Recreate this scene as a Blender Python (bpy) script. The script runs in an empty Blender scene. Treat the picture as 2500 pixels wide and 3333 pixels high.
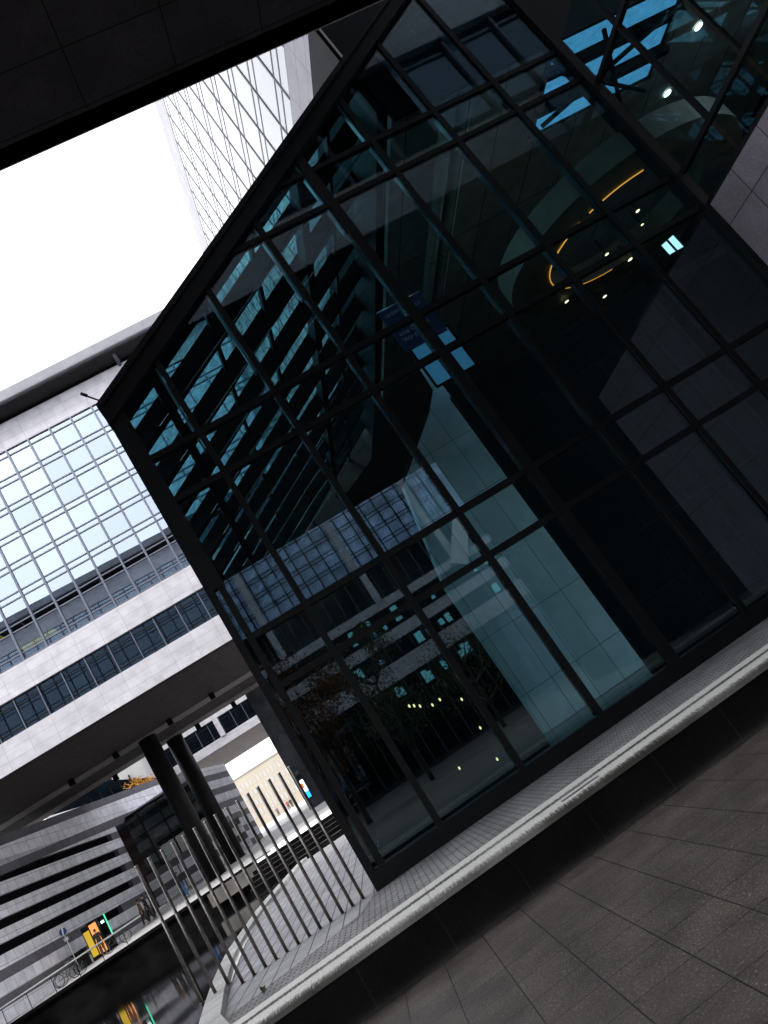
import bpy, bmesh, math, random
from mathutils import Vector, Matrix
random.seed(7)
R = math.radians
H = 1.65                      # eye height; every z below is measured from the eye and lifted by H
SC = bpy.context.scene
COL = SC.collection

# ------------------------------------------------------------------ camera, sky, sun, exposure
def setup():
    cam = bpy.data.cameras.new('camera'); co = bpy.data.objects.new('camera', cam); COL.objects.link(co)
    yaw, pitch, roll = .1975, .2735, -.5899
    cy, sy, cp, sp, cr, sr = math.cos(yaw), math.sin(yaw), math.cos(pitch), math.sin(pitch), math.cos(roll), math.sin(roll)
    f = Vector((sy*cp, cy*cp, sp)); r0 = Vector((cy, -sy, 0)); u0 = r0.cross(f)
    r = cr*r0 + sr*u0; u = -sr*r0 + cr*u0
    m = Matrix((( r.x, u.x, -f.x, 0), (r.y, u.y, -f.y, 0), (r.z, u.z, -f.z, H), (0, 0, 0, 1)))
    co.matrix_world = m
    cam.sensor_fit = 'HORIZONTAL'; cam.sensor_width = 36; cam.lens = 36*2521.5/2500
    cam.clip_start = .05; cam.clip_end = 3000
    SC.camera = co
    w = bpy.data.worlds.new('World'); SC.world = w; w.use_nodes = True
    nt = w.node_tree; bg = nt.nodes['Background']
    sky = nt.nodes.new('ShaderNodeTexSky'); sky.sky_type = 'NISHITA'; sky.sun_disc = False
    sky.sun_elevation = R(48); sky.sun_rotation = R(205); sky.dust_density = 4; sky.air_density = 1
    hs = nt.nodes.new('ShaderNodeHueSaturation'); hs.inputs['Saturation'].default_value = .28
    mx = nt.nodes.new('ShaderNodeMixRGB'); mx.inputs[0].default_value = .72; mx.inputs[2].default_value = (7.6, 7.8, 8.3, 1)
    nt.links.new(sky.outputs[0], hs.inputs['Color']); nt.links.new(hs.outputs[0], mx.inputs[1])
    nt.links.new(mx.outputs[0], bg.inputs[0]); bg.inputs[1].default_value = .13
    s = bpy.data.lights.new('sun', 'SUN'); so = bpy.data.objects.new('sun', s); COL.objects.link(so)
    s.energy = .8; s.angle = R(14); s.color = (1, .96, .9)
    d = Vector((.38, .6, -.8)); so.rotation_euler = d.to_track_quat('-Z', 'Y').to_euler()
    SC.view_settings.view_transform = 'Standard'; SC.view_settings.look = 'None'
    SC.view_settings.exposure = 1.55; SC.view_settings.gamma = 1
    c = SC.cycles
    c.max_bounces = 14; c.transparent_max_bounces = 40; c.glossy_bounces = 6; c.diffuse_bounces = 4
    c.use_denoising = True; c.caustics_reflective = False; c.caustics_refractive = False
setup()

# ------------------------------------------------------------------ materials
def newmat(name):
    m = bpy.data.materials.new(name); m.use_nodes = True
    return m, m.node_tree, m.node_tree.nodes, m.node_tree.links, m.node_tree.nodes['Principled BSDF']
def c4(c): return (c[0], c[1], c[2], 1)
def math_node(nt, op, a, b=None, clamp=False):
    n = nt.nodes.new('ShaderNodeMath'); n.operation = op; n.use_clamp = clamp
    for i, v in enumerate((a, b)):
        if v is None: continue
        if isinstance(v, (int, float)): n.inputs[i].default_value = v
        else: nt.links.new(v, n.inputs[i])
    return n.outputs[0]
def noise_col(nt, c1, c2, scale, coord, detail=6, lo=.35, hi=.65):
    n = nt.nodes.new('ShaderNodeTexNoise'); n.inputs['Scale'].default_value = scale; n.inputs['Detail'].default_value = detail
    nt.links.new(coord, n.inputs['Vector'])
    r = nt.nodes.new('ShaderNodeValToRGB'); r.color_ramp.elements[0].position = lo; r.color_ramp.elements[1].position = hi
    r.color_ramp.elements[0].color = c4(c1); r.color_ramp.elements[1].color = c4(c2)
    nt.links.new(n.outputs[0], r.inputs[0]); return r.outputs[0], n.outputs[0]
def objco(nt):
    n = nt.nodes.new('ShaderNodeTexCoord'); return n.outputs['Object']
def mul_col(nt, a, b, fac=1.0):
    n = nt.nodes.new('ShaderNodeMixRGB'); n.blend_type = 'MULTIPLY'; n.inputs[0].default_value = fac
    nt.links.new(a, n.inputs[1]); nt.links.new(b, n.inputs[2]); return n.outputs[0]
def bump(nt, h, bsdf, strength, dist=.01):
    b = nt.nodes.new('ShaderNodeBump'); b.inputs['Strength'].default_value = strength; b.inputs['Distance'].default_value = dist
    nt.links.new(h, b.inputs['Height']); nt.links.new(b.outputs[0], bsdf.inputs['Normal'])
def plain(name, col, rough=.6, metal=0, var=.25, scale=6, bumps=.0, spec=.5):
    m, nt, N, L, b = newmat(name); co = objco(nt)
    c, h = noise_col(nt, [x*(1-var) for x in col], [x*(1+var) for x in col], scale, co)
    L.new(c, b.inputs['Base Color']); b.inputs['Roughness'].default_value = rough; b.inputs['Metallic'].default_value = metal
    b.inputs['Specular IOR Level'].default_value = spec
    if bumps: bump(nt, h, b, bumps)
    return m
def slabs(name, col, joint, u, v, bw, bh, phase=(0, 0), mortar=.012, rough=.7, var=.12, fine=40, off=0.0, bmp=.4, tilevar=.12, speck=0, smudge=1.6):
    """stone slabs: brick pattern laid along the two in-plane axes u and v"""
    m, nt, N, L, b = newmat(name); co = objco(nt)
    def dot(ax, ph):
        d = N.new('ShaderNodeVectorMath'); d.operation = 'DOT_PRODUCT'; d.inputs[1].default_value = ax; L.new(co, d.inputs[0])
        return math_node(nt, 'ADD', d.outputs['Value'], ph)
    cx = N.new('ShaderNodeCombineXYZ'); L.new(dot(u, phase[0]), cx.inputs[0]); L.new(dot(v, phase[1]), cx.inputs[1])
    br = N.new('ShaderNodeTexBrick'); br.offset = off; br.squash = 1; L.new(cx.outputs[0], br.inputs['Vector'])
    br.inputs['Scale'].default_value = 1; br.inputs['Brick Width'].default_value = bw; br.inputs['Row Height'].default_value = bh
    br.inputs['Mortar Size'].default_value = mortar; br.inputs['Mortar Smooth'].default_value = .1; br.inputs['Bias'].default_value = 0
    br.inputs['Color1'].default_value = c4([x*(1-tilevar) for x in col]); br.inputs['Color2'].default_value = c4([x*(1+tilevar) for x in col])
    br.inputs['Mortar'].default_value = c4(joint)
    g, h = noise_col(nt, (1-var,)*3, (1+var,)*3, fine, co, 8)
    g2, h2 = noise_col(nt, (1-var*1.5,)*3, (1+var,)*3, smudge, co, 8)
    out = mul_col(nt, mul_col(nt, br.outputs['Color'], g), g2)
    if speck:
        s, _ = noise_col(nt, (.80,)*3, (1.0+speck*2,)*3, 70, co, 3, .56, .74); out = mul_col(nt, out, s)
    L.new(out, b.inputs['Base Color']); b.inputs['Roughness'].default_value = rough
    b.inputs['Specular IOR Level'].default_value = .35 if max(col) > .085 else .06
    hh = math_node(nt, 'ADD', math_node(nt, 'MULTIPLY', br.outputs['Fac'], -1.0), math_node(nt, 'MULTIPLY', h, .3))
    bump(nt, hh, b, bmp, .008)
    return m
def glass(name, tint, refl, wave=.0, wscale=.8, rtint=(1, 1, 1), rough=0.0, dirt=0.0, vary=0):
    """thin glazing: clear part tinted, mirror part grows towards grazing; same seen from both sides"""
    m, nt, N, L, b = newmat(name); N.remove(b); co = objco(nt)
    t = N.new('ShaderNodeBsdfTransparent'); t.inputs[0].default_value = c4(tint)
    g = N.new('ShaderNodeBsdfAnisotropic'); g.inputs['Roughness'].default_value = rough; g.inputs[0].default_value = c4(rtint)
    geo = N.new('ShaderNodeNewGeometry'); d = N.new('ShaderNodeVectorMath'); d.operation = 'DOT_PRODUCT'
    L.new(geo.outputs['Normal'], d.inputs[0]); L.new(geo.outputs['Incoming'], d.inputs[1])
    a = math_node(nt, 'ABSOLUTE', d.outputs['Value']); p = math_node(nt, 'POWER', math_node(nt, 'SUBTRACT', 1.0, a, True), 5.0)
    fac = math_node(nt, 'ADD', math_node(nt, 'MULTIPLY', p, .8*(1-refl)), refl, True)
    if vary:                                       # panes differ a little in coating
        oi = N.new('ShaderNodeObjectInfo'); fac = math_node(nt, 'MULTIPLY', fac, math_node(nt, 'ADD', math_node(nt, 'MULTIPLY', oi.outputs['Random'], vary), 1-vary/2), True)
    if wave:
        n = N.new('ShaderNodeTexNoise'); n.inputs['Scale'].default_value = wscale; n.inputs['Detail'].default_value = 0; L.new(co, n.inputs['Vector'])
        bp = N.new('ShaderNodeBump'); bp.inputs['Strength'].default_value = wave; bp.inputs['Distance'].default_value = .05
        L.new(n.outputs[0], bp.inputs['Height']); L.new(bp.outputs[0], g.inputs['Normal'])
    mx = N.new('ShaderNodeMixShader'); L.new(fac, mx.inputs[0]); L.new(t.outputs[0], mx.inputs[1]); L.new(g.outputs[0], mx.inputs[2])
    out = mx.outputs[0]
    if dirt:                                       # dried rain film on the pane
        df = N.new('ShaderNodeBsdfDiffuse'); df.inputs[0].default_value = (.16, .3, .33, 1)
        dn, dh = noise_col(nt, (0, 0, 0), (dirt,)*3, 7, co, 10, .35, .8)
        m2 = N.new('ShaderNodeMixShader'); L.new(dn, m2.inputs[0]); L.new(out, m2.inputs[1]); L.new(df.outputs[0], m2.inputs[2]); out = m2.outputs[0]
    L.new(out, N['Material Output'].inputs[0]); return m
def emit(name, col, s):
    m, nt, N, L, b = newmat(name)
    b.inputs['Base Color'].default_value = c4([min(.8, x) for x in col]); b.inputs['Emission Color'].default_value = c4(col); b.inputs['Emission Strength'].default_value = s
    return m

X, Y, Z = (1, 0, 0), (0, 1, 0), (0, 0, 1)
ST = (.50, .49, .53)
M = {}
M['frame'] = plain('dark_steel', (.0045, .005, .006), .5, .0, .3, 3, spec=.2)
M['fin'] = plain('anodised_fin', (.010, .012, .014), .2, 0, .2, 3, spec=.6)
M['sky_highlight'] = plain('sky_highlight_metal', (.30, .36, .38), .3, .6, .15, 4)  # pale tone painted for sky light on the upper mullion edges
M['beam'] = plain('roof_steel', (.005, .006, .007), .6, 0, .3, 2, spec=.2)
M['rod'] = plain('polished_rod', (.55, .58, .6), .25, 1, .1, 3)
M['post'] = plain('brushed_steel', (.20, .18, .165), .33, .9, .3, 25)
M['metal'] = plain('blue_grey_aluminium', (.10, .112, .155), .45, .3, .12, 2)
M['facade_glass'] = glass('facade_glass', (.70, .89, .94), .052, .045, .33, (.84, .93, 1))
M['roof_glass'] = glass('roof_glass', (.47, .66, .69), .06, .03, 2, (.8, .95, 1), dirt=.4)
M['side_glass'] = glass('side_glass', (.16, .22, .25), .06, .0)
M['wing_glass'] = glass('wing_glass', (.34, .42, .52), .28, .09, .4, (.80, .90, 1), vary=.2)
M['dark_glass'] = glass('dark_window_glass', (.12, .16, .22), .085, .05, .5, (.6, .8, 1))
M['clear'] = glass('clear_glass', (.8, .86, .87), .05)
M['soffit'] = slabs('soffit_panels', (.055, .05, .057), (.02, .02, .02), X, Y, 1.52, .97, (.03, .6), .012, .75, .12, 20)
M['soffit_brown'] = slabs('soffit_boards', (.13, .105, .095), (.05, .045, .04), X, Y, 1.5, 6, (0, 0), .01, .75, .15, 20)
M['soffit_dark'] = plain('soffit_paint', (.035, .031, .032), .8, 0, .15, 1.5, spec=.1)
M['interior'] = plain('office_interior', (.055, .06, .07), .8, 0, .4, .7, spec=.1)
M['ceil'] = slabs('hall_ceiling', (.36, .33, .29), (.1, .1, .1), X, Y, 1.35, 9, (.3, 0), .02, .8, .1, 3)
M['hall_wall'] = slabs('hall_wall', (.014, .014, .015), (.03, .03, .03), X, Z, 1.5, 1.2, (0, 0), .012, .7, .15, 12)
M['gallery'] = plain('gallery_cladding', (.16, .13, .095), .6, 0, .3, 1.2)
M['core'] = slabs('core_wall', (.80, .83, .82), (.3, .32, .32), X, Z, .74, 1.62, (.2, .3), .01, .65, .07, 60)
M['hall_floor'] = slabs('hall_floor', (.045, .05, .05), (.06, .06, .06), X, Y, .9, .9, (0, 0), .01, .2, .1, 8)
M['stone_x'] = slabs('stone_along_x', ST, (.30, .29, .32), X, Z, 1.49, .577, (4.67, -11.2+.0), .010, .7, .075, 30, tilevar=.05)
M['stone_y'] = slabs('stone_along_y', ST, (.30, .29, .32), Y, Z, 1.62, .577, (0, 0), .012, .7, .05, 30, tilevar=.035)
M['tower_glass'] = plain('white_panel_glass', (.62, .63, .65), .2, 0, .05, .3)
M['sky_blind'] = plain('blind_and_sky_glass', (.40, .56, .84), .15, 0, .45, .5, spec=.6)  # blind blue with reflected sky painted in, lightened for its mirror image
M['nosing'] = plain('step_nosing', (.11, .11, .105), .7, 0, .2, 6)
M['thin'] = plain('thin_dark_bar', (.085, .085, .095), .5)
M['granite'] = slabs('granite_slabs', (.23, .21, .25), (.05, .05, .055), Y, Z, 1.0, 1.22, (-.28, -5.33), .012, .65, .10, 24, speck=.35, tilevar=.05)
M['paving'] = slabs('paving_slabs', (.122, .102, .089), (.022, .019, .017), X, Y, .413, .49, (.26, -.21), .0045, .5, .17, 38, speck=.9, tilevar=.09, bmp=.7, smudge=2.6)
M['plinth_wall'] = slabs('plinth_wall', (.008, .0074, .0072), (.015, .015, .015), X, Z, .86, 1.0, (.1, .3), .008, .7, .2, 40, speck=.3)
M['setts'] = slabs('small_setts', (.40, .385, .39), (.07, .065, .06), X, Y, .17, .085, (0, 0), .011, .7, .15, 50, off=.5, bmp=.8, tilevar=.2)
M['radial'] = slabs('strip_paving', (.50, .49, .50), (.12, .115, .11), X, Y, .25, .7, (0, 0), .012, .65, .12, 30, bmp=.8, tilevar=.1)
M['plaza'] = slabs('plaza_slabs', (.52, .51, .51), (.36, .35, .35), X, Y, 1.2, 1.2, (0, 0), .015, .6, .1, 4)
M['border'] = slabs('border_stone', (.70, .69, .65), (.2, .19, .18), X, Y, 40, .95, (0, .2), .012, .6, .1, 25, speck=.15)
M['dark_stone'] = slabs('dark_stone', (.085, .082, .09), (.05, .05, .055), Y, Z, 1.2, 3, (0, 0), .01, .7, .1, 20)
M['wall_light'] = slabs('light_band_stone', (.74, .73, .78), (.20, .2, .21), (.19, .98, 0), Z, .86, .69, (0, 0), .012, .7, .09, 25, tilevar=.07)
M['wall_grey'] = slabs('grey_band_stone', (.12, .115, .13), (.08, .08, .085), (.19, .98, 0), Z, 2.1, 3, (0, 0), .01, .7, .1, 25)
M['black'] = plain('deep_recess', (.006, .006, .007), .9, spec=.03)
M['quay'] = plain('quay_wall', (.006, .0055, .0055), .9, 0, .6, .9, .3, spec=.03)
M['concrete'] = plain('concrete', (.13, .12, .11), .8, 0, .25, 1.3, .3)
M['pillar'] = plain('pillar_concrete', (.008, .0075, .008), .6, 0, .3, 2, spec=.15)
M['canopy'] = slabs('canopy_fascia', (.20, .205, .23), (.2, .2, .22), X, Z, 3.2, 9, (.6, 0), .02, .5, .05, 3)
M['cream'] = plain('cream_render', (.33, .29, .23), .85, 0, .06, .2)
M['cream_roof'] = plain('pale_roof', (.40, .40, .40), .8, 0, .1, .3)
M['bark'] = plain('bark', (.06, .05, .04), .9, 0, .3, 8)
M['leaf_yellow'] = plain('yellow_leaves', (.62, .30, .03), .7, 0, .3, 2)
M['leaf_brown'] = plain('autumn_leaves', (.22, .09, .025), .7, 0, .45, 1.2)
M['leaf_green'] = plain('green_leaves', (.075, .10, .03), .7, 0, .45, 1.2)
M['led'] = emit('led_strip', (1, .33, .04), .5)
M['lamp'] = emit('warm_lamp', (1, .72, .36), 1.3)
M['bulb'] = emit('dim_bulb', (1, .66, .28), .6)
M['lampw'] = emit('white_lamp', (1, 1, .86), 2.0)
M['tube'] = emit('office_tube', (.75, .95, .62), 1.1)
M['yellow_lit'] = emit('yellow_lit_ceiling', (1, .72, .12), .5)
M['teal_lit'] = emit('teal_lit_office', (.25, .75, .8), .28)
M['daylight'] = emit('daylight_glow', (.7, .92, 1), .5)  # glow put into the pane for the daylight behind it
M['green_led'] = emit('green_led', (.1, 1, .55), .28)

# kerb: light stone with a grimy groove near its back edge and ragged dirt at both rims
def kerb_material():
    m, nt, N, L, b = newmat('kerb_stone'); co = objco(nt)
    sx = N.new('ShaderNodeSeparateXYZ'); L.new(co, sx.inputs[0])
    base, h = noise_col(nt, (.62, .595, .555), (.88, .85, .80), 60, co, 8)
    wob = N.new('ShaderNodeTexNoise'); wob.inputs['Scale'].default_value = 22; wob.inputs['Detail'].default_value = 5; L.new(co, wob.inputs['Vector'])
    mp = N.new('ShaderNodeMapping'); mp.inputs['Scale'].default_value = (2.2, .25, 1); L.new(co, mp.inputs[0]); L.new(mp.outputs[0], wob.inputs['Vector'])
    big = N.new('ShaderNodeTexNoise'); big.inputs['Scale'].default_value = 1.1; L.new(co, big.inputs['Vector'])
    yy = math_node(nt, 'ADD', sx.outputs[1], math_node(nt, 'MULTIPLY', math_node(nt, 'SUBTRACT', wob.outputs[0], .5), .16))
    def band(c, w0, w1):
        d = math_node(nt, 'ABSOLUTE', math_node(nt, 'SUBTRACT', yy, c))
        mr = N.new('ShaderNodeMapRange'); mr.inputs[1].default_value = w0; mr.inputs[2].default_value = w1; mr.inputs[3].default_value = 1; mr.inputs[4].default_value = 0
        L.new(d, mr.inputs[0]); return mr.outputs[0]
    g = math_node(nt, 'ADD', band(8.45, .03, .12), math_node(nt, 'MULTIPLY', band(7.94, .05, .13), .9), True)
    g = math_node(nt, 'MULTIPLY', g, math_node(nt, 'ADD', big.outputs[0], .5), True)
    mx = N.new('ShaderNodeMixRGB'); mx.inputs[2].default_value = (.045, .04, .03, 1); L.new(g, mx.inputs[0]); L.new(base, mx.inputs[1])
    L.new(mx.outputs[0], b.inputs['Base Color']); b.inputs['Roughness'].default_value = .75; bump(nt, h, b, .4)
    return m
M['dark_clad'] = slabs('dark_cladding', (.018, .017, .02), (.01, .01, .01), Y, Z, 1.6, 1.6, (0, 0), .012, .6, .15, 15)
M['kerb'] = kerb_material()
def water_material():
    m, nt, N, L, b = newmat('pool_water'); co = objco(nt)
    b.inputs['Base Color'].default_value = (.008, .009, .01, 1); b.inputs['Roughness'].default_value = .04; b.inputs['IOR'].default_value = 1.45
    mp = N.new('ShaderNodeMapping'); mp.inputs['Scale'].default_value = (1.2, .35, 1); L.new(co, mp.inputs[0])
    n = N.new('ShaderNodeTexNoise'); n.inputs['Scale'].default_value = 1.3; n.inputs['Detail'].default_value = 3; L.new(mp.outputs[0], n.inputs['Vector'])
    bump(nt, n.outputs[0], b, .05, .02); return m
M['water'] = water_material()

# ------------------------------------------------------------------ mesh helpers
class MB:
    def __init__(s): s.v = []; s.f = []; s.smooth = False
    def quad_box(s, pts):
        n = len(s.v); s.v += [Vector(p) for p in pts]
        for q in ((0, 3, 2, 1), (4, 5, 6, 7), (0, 1, 5, 4), (1, 2, 6, 5), (2, 3, 7, 6), (3, 0, 4, 7)): s.f.append([n+i for i in q])
        return s
    def box(s, x0, x1, y0, y1, z0, z1):
        return s.quad_box([(x0, y0, z0), (x1, y0, z0), (x1, y1, z0), (x0, y1, z0), (x0, y0, z1), (x1, y0, z1), (x1, y1, z1), (x0, y1, z1)])
    def prism(s, poly, d):
        """closed outline (counter-clockwise seen from the side opposite d) pushed along d"""
        n = len(s.v); k = len(poly); d = Vector(d); s.v += [Vector(p) for p in poly] + [Vector(p)+d for p in poly]
        s.f.append(list(range(n+k-1, n-1, -1))); s.f.append(list(range(n+k, n+2*k)))
        for i in range(k): j = (i+1) % k; s.f.append([n+i, n+j, n+k+j, n+k+i])
        return s
    def tube(s, pts, r, seg=10, closed=False, cap=True):
        pts = [Vector(p) for p in pts]; rings = []; k = len(pts)
        rad = r if isinstance(r, (list, tuple)) else [r]*k
        prev = None
        for i, p in enumerate(pts):
            if closed: t = pts[(i+1) % k]-pts[i-1]
            else: t = pts[min(i+1, k-1)]-pts[max(i-1, 0)]
            t.normalize()
            a = Vector((0, 0, 1)) if abs(t.z) < .9 else Vector((0, 1, 0))
            u = t.cross(a).normalized(); w = u.cross(t)
            if prev and u.dot(prev) < 0: u = -u; w = -w
            prev = u; n = len(s.v)
            for j in range(seg):
                an = 2*math.pi*j/seg; s.v.append(p+rad[i]*(math.cos(an)*u+math.sin(an)*w))
            rings.append(n)
        for i in range(k if closed else k-1):
            a, b = rings[i], rings[(i+1) % k]
            for j in range(seg): q = (j+1) % seg; s.f.append([a+j, a+q, b+q, b+j])
        if cap and not closed:
            s.f.append([rings[0]+j for j in range(seg)][::-1]); s.f.append([rings[-1]+j for j in range(seg)])
        s.smooth = True; return s
    def poly(s, pts):
        n = len(s.v); s.v += [Vector(p) for p in pts]; s.f.append(list(range(n, n+len(pts)))); return s
    def build(s, name, mat, parent=None, bevel=0, origin=None):
        me = bpy.data.meshes.new(name); o0 = Vector(origin) if origin is not None else Vector((0, 0, 0))
        me.from_pydata([(v.x-o0.x, v.y-o0.y, v.z-o0.z+(0 if (parent or origin is not None) else H)) for v in s.v], [], s.f); me.update()
        bm = bmesh.new(); bm.from_mesh(me); bmesh.ops.recalc_face_normals(bm, faces=bm.faces); bm.to_mesh(me); bm.free()
        if mat: me.materials.append(M[mat] if isinstance(mat, str) else mat)
        if s.smooth:
            for p in me.polygons: p.use_smooth = len(p.vertices) == 4
        o = bpy.data.objects.new(name, me); COL.objects.link(o)
        if origin is not None and not parent: o.location = (o0.x, o0.y, o0.z+H)
        elif origin is not None: o.location = o0
        if parent: o.parent = parent
        if bevel:
            b = o.modifiers.new('bevel', 'BEVEL'); b.width = bevel; b.segments = 3; b.limit_method = 'ANGLE'
        return o
def box(name, mat, parent, *a, bevel=0): return MB().box(*a).build(name, mat, parent, bevel)
def tag(o, label, cat, group=None):
    o['label'] = label; o['category'] = cat
    if group: o['group'] = group
    return o
def thing(name, label, cat, group=None, loc=(0, 0, 0), rz=0):
    o = bpy.data.objects.new(name, None); COL.objects.link(o); o.location = (loc[0], loc[1], loc[2]+H); o.rotation_euler = (0, 0, rz)
    o.empty_display_size = .2
    return tag(o, label, cat, group)
def struct(o): o['kind'] = 'structure'; return o
def stamp(proto, name, parent, loc, scale=None):
    o = proto.copy(); o.name = name; COL.objects.link(o); o.parent = parent; o.location = loc
    if scale: o.scale = scale
    return o
def text_mesh(body, size, mat, parent, loc, rot=(0, 0, 0), name='lettering'):
    cu = bpy.data.curves.new(name, 'FONT'); cu.body = body; cu.size = size; cu.extrude = .004
    t = bpy.data.objects.new(name, cu); COL.objects.link(t)
    dg = bpy.context.evaluated_depsgraph_get(); me = bpy.data.meshes.new_from_object(t.evaluated_get(dg))
    bpy.data.objects.remove(t); me.materials.clear(); me.materials.append(M[mat] if isinstance(mat, str) else mat)
    o = bpy.data.objects.new(name, me); COL.objects.link(o); o.parent = parent; o.location = loc; o.rotation_euler = rot
    return o

# ------------------------------------------------------------------ ground, pool, plaza
def ground():
    struct(MB().poly([(-60, -120, -1.65), (60, -120, -1.65), (60, 7.95, -1.65), (-60, 7.95, -1.65)]).build('paving', 'paving'))
    # raised pavement in front of the glass hall, its wall and its kerb
    o = MB().poly([(-2.9, 8.7, -1.31), (30, 8.7, -1.31), (30, 40, -1.31), (-4.45, 40, -1.31), (-4.42, 27, -1.31), (-4.25, 22, -1.31), (-3.95, 18.4, -1.31),
                   (-3.6, 15.5, -1.31), (-3.25, 12.8, -1.31), (-2.85, 10.4, -1.31)]).build('raised_pavement', 'setts'); struct(o)
    o = MB().poly([(-2.85, 10.5, -1.306), (-1.0, 11.2, -1.306), (-.78, 12.2, -1.306), (-.78, 40, -1.306), (-4.4, 40, -1.306), (-4.38, 27, -1.306), (-4.2, 22, -1.306), (-3.9, 18.4, -1.306),
                   (-3.55, 15.5, -1.306), (-3.2, 12.8, -1.306)]).build('strip_pavement', 'radial'); struct(o)
    struct(MB().box(-3.1, 30, 7.985, 8.9, -1.70, -1.247).build('raised_pavement_wall', 'plinth_wall'))
    k = thing('stone_kerb', 'pale stone kerb with a grimy groove, running along the front of the raised pavement', 'kerb')
    x = -3.0; i = 0
    lens = [1.62, 1.30, 1.34, 1.36, 1.32, 1.4, 1.5, 1.5, 1.5, 1.5]
    for l in lens:
        MB().prism([(x+.002, 8.86, -1.245), (x+.002, 8.86, -1.17), (x+.002, 8.09, -1.17), (x+.002, 8.02, -1.180), (x+.002, 7.97, -1.203), (x+.002, 7.95, -1.245)], (l-.004, 0, 0)).build('kerb_block', 'kerb', k); x += l
    # curved pool border
    outer = [(-2.55, 8.4), (-3.155, 10.64), (-3.463, 12.41), (-3.78, 14.4), (-4.056, 16.44), (-4.275, 18.31), (-4.40, 20.2), (-4.531, 22.3), (-4.72, 25.07), (-4.80, 28), (-4.83, 31), (-4.83, 35), (-4.8, 40), (-4.75, 45)]
    inner = [(-2.3, 8.7), (-2.79, 10.3), (-3.13, 12.2), (-3.40, 13.9), (-3.72, 16.08), (-3.98, 18.4), (-4.12, 20.2), (-4.26, 22.1), (-4.38, 25), (-4.42, 28), (-4.43, 31), (-4.43, 35), (-4.42, 40), (-4.4, 45)]
    b = thing('pool_border', 'pale curved stone border between the dark pool and the raised pavement', 'stone border')
    m = MB(); w = MB()
    for i in range(len(outer)-1):
        a, c, d, e = outer[i], outer[i+1], inner[i+1], inner[i]
        m.quad_box([(a[0], a[1], -1.40), (e[0], e[1], -1.40), (d[0], d[1], -1.40), (c[0], c[1], -1.40), (a[0], a[1], -1.20), (e[0], e[1], -1.20), (d[0], d[1], -1.20), (c[0], c[1], -1.20)])
    m.build('coping', 'border', b)
    struct(MB().poly([(-90, 8, -1.275), (-2.6, 8, -1.275), (-3.2, 10.6, -1.275), (-3.5, 12.4, -1.275), (-4.1, 16.4, -1.275), (-4.5, 21, -1.275), (-4.75, 25, -1.275), (-4.75, 46, -1.275), (-90, 46, -1.275)]).build('water', 'water'))
    # plaza beyond the pool, rising gently
    ys = [(46, 0.0), (57, .38), (75, 1.2), (165, 4.4), (420, 12)]
    m = MB()
    for (y0, z0), (y1, z1) in zip(ys, ys[1:]): m.poly([(-90, y0, z0), (90, y0, z0), (90, y1, z1), (-90, y1, z1)])
    struct(m.build('plaza', 'plaza'))
    q = MB().box(-90, -7.6, 45.9, 46.4, -2.2, .0).box(-90, -7.6, 45.7, 46.4, -.17, -.012).build('quay_wall', 'quay'); tag(q, 'dark stained quay wall at the far side of the pool', 'wall')
    q = MB().box(-10.2, -7.4, 44.9, 45.68, -.85, -.14).build('concrete_bridge_end', 'concrete'); tag(q, 'rough concrete block on the far pool edge under the second round pillar', 'wall')
    s = thing('stairs', 'dark steps with pale nosings from the raised pavement up to the plaza', 'steps')
    for i in range(5):
        z = -1.05+i*.21; y = 40.6+i*1.1
        box('tread', 'quay', s, -7.5, 6, y, y+1.098, -1.6, z-.02); box('nosing', 'nosing', s, -7.4, 6, y-.02, y+.05, z-.018, z+.0)
    return k
ground()

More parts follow.
